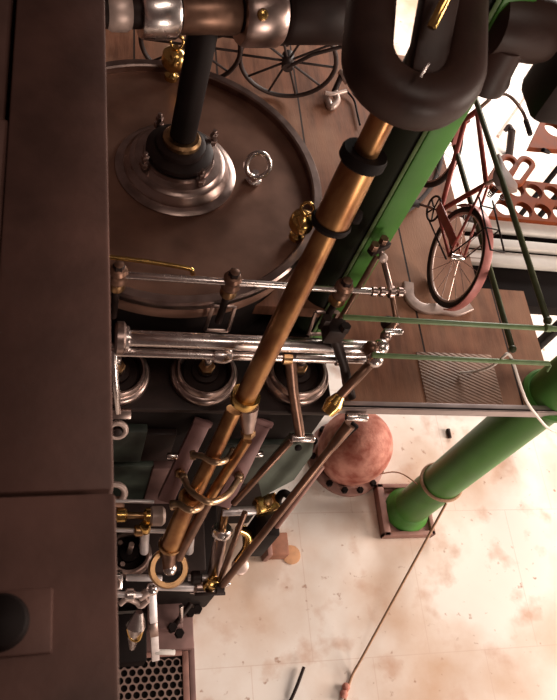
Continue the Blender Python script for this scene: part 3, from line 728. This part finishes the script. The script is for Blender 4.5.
# ------------------------------------------------------------------ red air vessel
c = at(345, 459, FL)
t = thing('air_vessel', 'reddish pink domed air vessel bolted to the pale floor beside the green column', 'vessel', c)
rv = .315
MB().lathe([(rv*1.18, 0), (rv*1.2, .01), (rv*1.2, .045), (rv*1.16, .055), (rv*.9, .06)], c, Z, 64).build('flange', 'flange', t)
MB().lathe([(rv*.92, .05), (rv*.95, .09), (rv*1.02, .18)]+[(rv*1.06*cos(a), .30+rv*1.28*sin(a)) for a in [pi/2*i/14 for i in range(15)]], c, Z, 64).build('dome', 'red', t)
for k in range(14):
    a = 2*pi*k/14; hexnut(MB(), c+V((rv*1.09*cos(a), rv*1.09*sin(a), .055)), .03, .045).build('bolt', 'black', t)

# ------------------------------------------------------------------ guard rails
for (a, b, r, lab) in ((at(343, 317, .80), at(562, 329.3, .93), 5.5, 'upper thin green guard rail across the front of the walkway'),
                    (at(372, 355, .50), at(549, 363.5, .55), 5, 'lower thin green guard rail across the front of the walkway')):
    t = thing('guard_rail', lab, 'rail', a, 'thin green guard rails')
    MB().rod(a, b, rad(r, b), 14).build('bar', 'railg', t)
    if r < 5.2:
        MB().tube([b, b+V((.012, -.01, -.01)), b+V((.0, -.03, -.04))], .009, 10).build('hook', 'railg', t)
    else:
        p = at(548, 328, .93); MB().lathe([(.015, -.02), (.022, -.015), (.022, .015), (.015, .02)], p, X, 16).build('tee', 'railg', t)
for (a, b, w, lab) in ((V((2.425, 1.95, .93)), V((2.385, 4.2, .93)), 6.5, 'upper green guard rail running away past the bicycle saddle'),
                    (V((2.44, 1.99, .55)), V((2.42, 4.2, .55)), 6, 'lower green guard rail running away behind the bicycle wheel')):
    t = thing('guard_rail', lab, 'rail', a, 'thin green guard rails')
    MB().rod(a, b, rad(w, a), 14).build('bar', 'olive', t)
    MB().sphere(a, rad(w, a)*1.35).build('tee', 'olive', t)

# cable drooping over the rails
cp = [at(460, 373, .02), at(478, 371, .1), at(492, 366, .35), at(503, 357, .57), at(508, 354, .585), at(513, 362, .52), at(520, 384, .40), at(527, 402, .28), at(537, 416, .12), at(548, 428, -.05), at(562, 434, -.2)]
tag(MB().tube(smoothpts(cp, 7), .009, 10).build('cable', 'cable'), 'thin white cable draped over the lower guard rail by the green column', 'cable')

# ------------------------------------------------------------------ bicycle
H1 = V((2.365, 2.79, .335)); H2 = V((2.40, 3.83, .335)); lean = V((.135, 0, 1)).normalized(); fw = (H2-H1).normalized()
lean = (lean-fw*lean.dot(fw)).normalized(); sdv = fw.cross(lean).normalized()
def bk(f_, u_, s_=0.): return H1+fw*f_+lean*u_+sdv*s_
bt = thing('bicycle', 'old red bicycle leaning against the green guard rail on the walkway', 'bicycle', H1-Z*.335)
def wheel(c, turn, t):
    ax = (sdv*cos(turn)+fw*sin(turn)).normalized()
    w = MB().torus(c, ax, .315, .020, 64, 10).build('tyre', 'tire', t)
    MB().torus(c, ax, .292, .011, 56, 8).build('rim', 'pale', w)
    sp = MB(); u, v, _ = frame(ax)
    for k in range(20):
        a = 2*pi*k/20; sp.tube([c+ax*.022*(1 if k % 2 else -1), c+(u*cos(a)+v*sin(a))*.29], .0022, 5)
    sp.build('spokes', 'dsteel', w)
    MB().rod(c-ax*.05, c+ax*.05, .022, 16).build('hub', 'steel', w)
    return w
wheel(H1, 0, bt); wheel(H2, .25, bt)
SBk = bk(.44, -.055)       # bottom bracket
ST = bk(.27, .42); HT = bk(.83, .50); HBt = bk(.87, .38)
f = MB()
f.rod(SBk, ST, .017, 12).rod(ST, HT, .016, 12).rod(SBk, HBt, .018, 12).rod(HT, HBt, .02, 12)
for s_ in (-1, 1):
    f.rod(H1+sdv*.055*s_, SBk+sdv*.03*s_, .010, 10).rod(H1+sdv*.055*s_, ST+sdv*.015*s_, .009, 10)
f.build('frame', 'bike', bt)
fo = MB()
for s_ in (-1, 1): fo.tube(smoothpts([HBt+sdv*.03*s_, HBt+(H2-HBt)*.5+sdv*.05*s_, H2+sdv*.055*s_], 5), .011, 10)
fo.build('fork', 'bike', bt)
MB().tube([HT+lean*.0, HT+lean*.13-fw*.03], .013, 10).build('stem', 'pale', bt)
hb = HT+lean*.14-fw*.02
MB().tube(smoothpts([hb+sdv*.27-fw*.20-lean*.02, hb+sdv*.24-fw*.05, hb+sdv*.12+fw*.03+lean*.03, hb+fw*.02, hb-sdv*.12+fw*.03+lean*.03, hb-sdv*.24-fw*.05, hb-sdv*.27-fw*.20-lean*.02], 6), .011, 10).build('handlebar', 'dsteel', bt)
for s_ in (-1, 1):
    MB().rod(hb+sdv*.262*s_-fw*.10-lean*.015, hb+sdv*.272*s_-fw*.22-lean*.022, .017, 12).build('grip', 'tire', bt)
MB().rod(ST, ST+(ST-SBk).normalized()*.13, .013, 12).build('seat_post', 'pale', bt)
sc = ST+(ST-SBk).normalized()*.15
# saddle: a tapered rounded shell
prof = [(-.13, .02, .0), (-.12, .075, .01), (-.07, .092, .012), (-.01, .07, .008), (.05, .036, .006), (.11, .022, .004), (.15, .017, .0), (.157, .005, -.005)]
vs = []; fs = []; n = 12
for (x, w, h) in prof:
    for k in range(n):
        a = 2*pi*k/n; vs.append(sc+fw*x+sdv*w*cos(a)+lean*(h+.028*sin(a)*(1 if sin(a) > 0 else .7)))
for i in range(len(prof)-1):
    for k in range(n): fs.append((i*n+k, i*n+(k+1) % n, (i+1)*n+(k+1) % n, (i+1)*n+k))
fs.append(tuple(range(n))); fs.append(tuple((len(prof)-1)*n+k for k in range(n)))
MB().add(vs, fs).build('saddle', 'saddle', bt)
for s_ in (-1, 1):
    hx = [sc-fw*.09+sdv*.045*s_-lean*(.02+.075*i/40)+(fw*cos(i*.9)+sdv*sin(i*.9))*.017 for i in range(41)]
    MB().tube(hx, .004, 6).build('saddle_spring', 'iron', bt)
# mudguard: curved strip over the rear wheel
mg = arc(H1, fw, lean, .345, radians(25), radians(215), 26)
MB().sweep(mg, .008, .058, sdv, rnd=.3).build('mudguard', 'fender', bt)
MB().sweep(arc(H2, fw, lean, .345, radians(-20), radians(140), 22), .008, .055, sdv, rnd=.3).build('mudguard', 'fender', bt)
# carrier over the rear wheel
cr = MB()
for s_ in (-.05, .05): cr.rod(bk(-.22, .375, s_), bk(.18, .385, s_), .006, 8)
for ff in (-.22, -.05, .12): cr.rod(bk(ff, .378, -.05), bk(ff, .378, .05), .005, 8)
for s_ in (-1, 1): cr.rod(H1+sdv*.06*s_, bk(-.05, .378, .05*s_), .005, 8)
cr.build('carrier', 'iron', bt)
ck = MB().torus(SBk+sdv*-.055, sdv, .085, .008, 32, 8)
for k in range(5): a = 2*pi*k/5; ck.rod(SBk-sdv*.055, SBk-sdv*.055+fw*.085*cos(a)+lean*.085*sin(a), .006, 6)
ck.build('chainring', 'iron', bt)
for s_, d_ in ((-1, 1), (1, -1)):
    e = SBk+sdv*.08*s_+(fw*.12-lean*.11)*d_
    c_ = MB().rod(SBk+sdv*.06*s_, e, .010, 10).build('crank', 'dsteel', bt)
    MB().box(e+sdv*.05*s_, fw, sdv, lean, (.06, .09, .022), .006).build('pedal', 'tire', c_)
chn = MB().rod(H1-sdv*.055+lean*.035, SBk-sdv*.055+lean*.085, .006, 8).rod(H1-sdv*.055-lean*.035, SBk-sdv*.055-lean*.085, .006, 8); chn.build('chain', 'iron', bt)
MB().bar(bk(.03, .10, -.075), bk(.40, .02, -.075), .006, .07, lean, .002).build('chain_guard', 'bike', bt)
# pale curved chock on the boards below the wheel
ch = smoothpts([at(408, 283, .02), at(410, 298, .02), at(422, 308, .02), at(440, 309, .02), at(456, 311, .02), at(470, 306, .02)], 7)
tag(MB().sweep(ch, .075, .03, Z, rnd=.3).build('wheel_chock', 'pale'), 'pale curved metal strip lying on the boards under the bicycle wheel', 'chock')

# ------------------------------------------------------------------ cart behind the cylinder
c1 = at(288, 61, .37); c1.z = .37
t = thing('hand_cart', 'dark two-wheeled hand cart with thick spokes behind the cylinder', 'cart', (c1.x, c1.y, 0))
cb = c1+V((-.70, .02, 0))
for c in (c1, cb):
    axw = V((.12, 1, .10)).normalized()
    w = MB().torus(c, axw, .345, .017, 56, 10).build('wheel', 'wheelwood', t); u, v, _ = frame(axw)
    s = MB()
    for k in range(10): a = 2*pi*k/10+.2; s.rod(c, c+(u*cos(a)+v*sin(a))*.34, .009, 8)
    s.build('spokes', 'wheelwood', w)
    MB().rod(c-axw*.07, c+axw*.07, .045, 20).build('hub', 'wheelwood', w)
    MB().tube([c-axw*.06, c+V((.12, -.12, .18)), c+V((.42, -.14, .36))], .014, 10).build('shaft', 'wheelwood', t)
MB().abox((cb.x, c1.y+.08, .42), (c1.x, c1.y+.55, .50), .01).build('tray', 'wheelwood', t)
MB().rod(c1+V((-.16, -.10, -.30)), c1+V((-.13, -.25, -.37)), .012, 10).build('prop', 'wheelwood', t)
MB().bar(c1+V((-.22, -.10, -.25)), c1+V((-.02, -.16, -.34)), .02, .02, Z, .003).build('rest', 'wheelwood', t)
# pale bracket beside the cart
c = at(333, 96, 0)
t = thing('pale_bracket', 'small pale bent metal bracket on the boards beside the cart wheel', 'bracket', c)
MB().tube(smoothpts([at(328, 100, .02), at(331, 107, .02), at(337, 101, .03), at(335, 92, .05)], 6), .028, 12).build('loop', 'pale', t)
MB().tube(smoothpts([at(325, 93, .06), at(333, 94, .06), at(346, 91, .06)], 5), .017, 12).build('arm', 'pale', t)
MB().tube(smoothpts([at(341, 72, .10), at(344, 77, .10), at(348, 82, .08)], 5), .03, 12).build('handle', 'pale', t)
MB().rod(at(334, 92, .05), at(342, 74, .10), .022, 12).build('stem', 'iron', t)
tag(MB().tube(smoothpts([at(346, 90, .03), at(354, 100, .02), at(357, 112, .02), at(360, 125, .02)], 5), .008, 8).build('hose', 'black'), 'thin black hose on the boards beside the pale bracket', 'hose')
tag(MB().tube(smoothpts([at(446, 130, .02), at(438, 172, .02), at(425, 195, .02), at(404, 213, .02), at(380, 222, .02)], 6), .017, 10).build('rubber_hose', 'tire'), 'thick black rubber hose curving over the boards behind the bicycle wheel', 'hose')

# ------------------------------------------------------------------ rust-red slotted frame and white ledges beyond the rail
zp = -.02
def holeplate(quad, nx, ny, rh, th):
    """plate over a quad with nx by ny round holes"""
    mb = MB(); a, b, c, d = quad      # a->b along x, d->c the far side
    def pt(s, t_): return (a*(1-s)+b*s)*(1-t_)+(d*(1-s)+c*s)*t_
    for j in range(ny):
        for i in range(nx):
            s0, s1, t0, t1 = i/nx, (i+1)/nx, j/ny, (j+1)/ny; cc = pt((s0+s1)/2, (t0+t1)/2)
            out = []
            N = 24
            for k in range(N):
                an = 2*pi*k/N; dx, dy = cos(an), sin(an); m_ = max(abs(dx), abs(dy))
                out.append(pt((s0+s1)/2+dx/m_*(s1-s0)/2, (t0+t1)/2+dy/m_*(t1-t0)/2))
            ru = (b-a).normalized(); rv_ = (d-a); rv_ = (rv_-ru*rv_.dot(ru)).normalized()
            inn = [cc+(ru*cos(2*pi*k/N)+rv_*sin(2*pi*k/N))*rh for k in range(N)]
            low = [p-Z*th for p in inn]; lo2 = [p-Z*th for p in out]
            vs = out+inn+low+lo2; fs = []
            for k in range(N):
                k2 = (k+1) % N
                fs += [(k, k2, N+k2, N+k), (N+k, N+k2, 2*N+k2, 2*N+k), (2*N+k, 2*N+k2, 3*N+k2, 3*N+k), (3*N+k, 3*N+k2, k2, k)]
            mb.add(vs, fs)
    return mb
qa, qb, qc, qd = at(489, 216, zp), at(585, 225, zp), at(600, 189, zp), at(512, 179, zp)
t = thing('slotted_frame', 'rust-red iron frame with round holes beside the bicycle saddle', 'frame', at(520, 200, zp))
holeplate((qa, qb, qc, qd), 5, 2, .074, .05).build('plate', 'rust', t)
for f_ in (qb+(qd-qb)*.04, qc+(qa-qc)*.04):
    MB().abox((f_.x-.02, f_.y-.02, FL), (f_.x+.02, f_.y+.02, zp-.05), .003).build('leg', 'black', t)
for (p, q, w, L_) in ((at(496, 184, zp+.02), at(509, 163, zp+.02), .062, 1), (at(515, 179, zp+.02), at(526, 164, zp+.02), .055, 1)):
    d_ = (q-p); d_.z = 0; L_ = d_.length; d_.normalize(); n2 = Z.cross(d_)
    lp = arc(p, -n2, -d_, w, 0, pi, 10)+arc(q, n2, d_, w, 0, pi, 10)
    MB().sweep(lp, .042, .04, Z, closed=True, rnd=.2).build('slotted_link', 'rust', t)
t = thing('far_slotted_frame', 'second rust-red iron frame with a white hole, at the right edge of the picture', 'frame', at(550, 145, zp))
holeplate((at(529, 147, zp), at(600, 153, zp), at(600, 119, zp), at(548, 107, zp)), 2, 1, .09, .05).build('plate', 'rust', t)
for f_ in (at(595, 150, zp), at(595, 122, zp)):
    MB().abox((f_.x-.02, f_.y-.02, FL), (f_.x+.02, f_.y+.02, zp-.05), .003).build('leg', 'black', t)
MB().rod(at(543, 150, zp), at(549, 152, zp-.05), .02, 10).build('stud', 'black', t)
bearers = []
for (y0, y1, z, lab) in ((219, 230, -.06, 'white painted ledge nearest the rust-red slotted frame'), (238, 246, -.09, 'middle white ledge of three beyond the guard rail'), (251, 263, -.12, 'white ledge nearest the walkway, beyond the guard rail')):
    a = at(470, y0, z); b = at(600, y0+9, z); c = at(600, y1+9, z); d = at(462, y1, z)
    yy1 = at(530, y0+3, z).y; yy0 = at(530, y1+3, z).y
    bearers.append((yy0, yy1, z)); o = MB().abox((2.72, yy0, z-.05), (4.6, yy1, z), .006).build('white_ledge', 'white'); tag(o, lab, 'ledge', 'white ledges beyond the guard rail')
t = thing('ledge_trestle', 'dark iron trestle carrying the white ledges beyond the guard rail', 'trestle', (3.4, 3.1, FL))
MB().abox((2.715, 2.805, -.30), (4.6, 3.50, -.19), .005).build('deck', 'black', t)
for (y0, y1, z) in bearers: MB().abox((2.725, y0+.012, -.192), (4.58, y1-.012, z-.049)).build('bearer', 'black', t)
for x in (2.8, 4.4):
    for y in (2.95, 3.4): MB().abox((x-.04, y-.04, FL), (x+.04, y+.04, -.29), .004).build('leg', 'black', t)
t = thing('floor_post', 'short dark post on the bright floor beyond the slotted links', 'post', at(508, 152, FL))
MB().rod(at(509, 156, FL), at(512, 130, FL+.3), .05, 12).build('post', 'iron', t)
MB().tube(smoothpts([at(512, 130, FL+.3), at(509, 126, FL+.3), at(505, 131, FL+.25)], 5), .03, 10).build('hook', 'iron', t)
tag(MB().tube(smoothpts([at(498, 136, FL+.02), at(510, 118, FL+.02), at(524, 98, FL+.02), at(533, 80, FL+.02)], 5), .02, 8).build('wire', 'pale'), 'pale wire lying on the bright floor in the top right', 'wire')

# ------------------------------------------------------------------ things on the lower floor
t = thing('rope', 'thin brown rope tied round the green column and trailing over the pale floor', 'rope', at(395, 590, FL))
ca = V((KX, KY, 0)); zr = zt = FL+.85
ringp = [V((KX+(CR+.012)*cos(2*pi*k/40), KY+(CR+.012)*sin(2*pi*k/40), zr+.03*cos(2*pi*k/40+1))) for k in range(40)]
MB().tube(ringp, .014, 10, closed=True).build('loop', 'rope', t)
kn = V((KX+(CR+.02)*.35, KY-(CR+.02)*.93, zr-.02)); kn = at(439, 493, zr-.08)
kn = V((KX+(CR+.015)*cos(-1.45), KY+(CR+.015)*sin(-1.45), zr-.03))
MB().tube(smoothpts([*[kn+(at(352, 676, FL+.012)-kn)*f for f in (0, .3, .6, .9, 1)], at(345, 700, FL+.02), at(343, 720, FL+.02)], 8), .011, 10).build('tail', 'rope', t)
for (x, y) in ((346, 687), (344, 694)): MB().sphere(at(x, y, FL+.035), .034, (1, 1, .8)).build('knot', 'red', t)
tag(MB().tube(smoothpts([V((KX-(CR+.01)*.85, KY-(CR+.01)*.5, zr)), at(400, 473, FL+.45), at(378, 474, FL+.12)], 6), .006, 8).build('string', 'rope'), 'thin string running from the green column to the red vessel flange', 'string')
a = at(272, 560, FL)
t = thing('rusty_block', 'small rusty brown block on the pale floor in front of the black chest', 'block', a)
MB().abox(at(266, 560, FL)+V((0, 0, 0)), at(285, 560, FL)+V((0, .2, .16)), .01).build('block', 'block', t)
MB().abox(at(262, 562, FL), at(267, 562, FL)+V((0, .26, .22)), .008).build('side_plate', 'flange', t)
MB().lathe([(.09, 0), (.09, .012), (.085, .016)], at(291, 556, FL), Z, 32)
tag(MB().lathe([(.082, 0), (.084, .01), (.07, .014)], at(291, 555, FL), Z, 32).build('rust_disc', 'stain'), 'flat round orange-brown disc on the floor beside the rusty block', 'disc')
tag(MB().tube(smoothpts([at(290, 702, FL+.02), at(297, 686, FL+.03), at(304, 667, FL+.04)], 5), .014, 8).build('dark_stick', 'iron'), 'thin dark stick lying on the floor at the bottom edge', 'stick')
tag(MB().rod(at(448, 429, FL+.02), at(450, 438, FL+.02), .02, 10).build('loose_bolt', 'iron'), 'small dark bolt lying on the pale floor above the green column foot', 'bolt')

# ------------------------------------------------------------------ light
def area(name, loc, target, sx, sy, e, col):
    l = bpy.data.lights.new(name, 'AREA'); l.shape = 'RECTANGLE'; l.size = sx; l.size_y = sy; l.energy = e; l.color = col
    o = bpy.data.objects.new(name, l); COL.objects.link(o); o.location = loc
    o.rotation_euler = (V(target)-V(loc)).to_track_quat('-Z', 'Y').to_euler(); return o
area('window_light_right', (12.0, 1.0, 1.9), (2.5, 1.0, -1.8), 4.2, 5.2, 1850, (1, .82, .70))
area('fill_light_front', (4.5, -5.0, -.2), (1.2, 1.5, -1.2), 1.6, 2.0, 260, (1, .83, .71))  # added fill lamp, set low to brighten the lower machinery
area('fill_light_far', (5.8, 8.6, 2.0), (4.9, 6.8, -2.5), 2.6, 2.6, 700, (1, .90, .82))  # added lamp aimed down to brighten the far floor but not the walkway
area('highlight_lamp', (2.6, .0, 8.0), (1.3, 1.8, 0), 3.6, 1.0, 135, (1, .82, .70))  # added overhead lamp, shaped to put highlights on the polished rods
w = bpy.data.worlds.new('world'); SC.world = w; w.use_nodes = True
w.node_tree.nodes['Background'].inputs['Color'].default_value = (1.0, .62, .52, 1); w.node_tree.nodes['Background'].inputs['Strength'].default_value = .065
vs_ = SC.view_settings; vs_.view_transform = 'Standard'; vs_.look = 'None'; vs_.gamma = 1; vs_.use_curve_mapping = False; vs_.exposure = 0.0
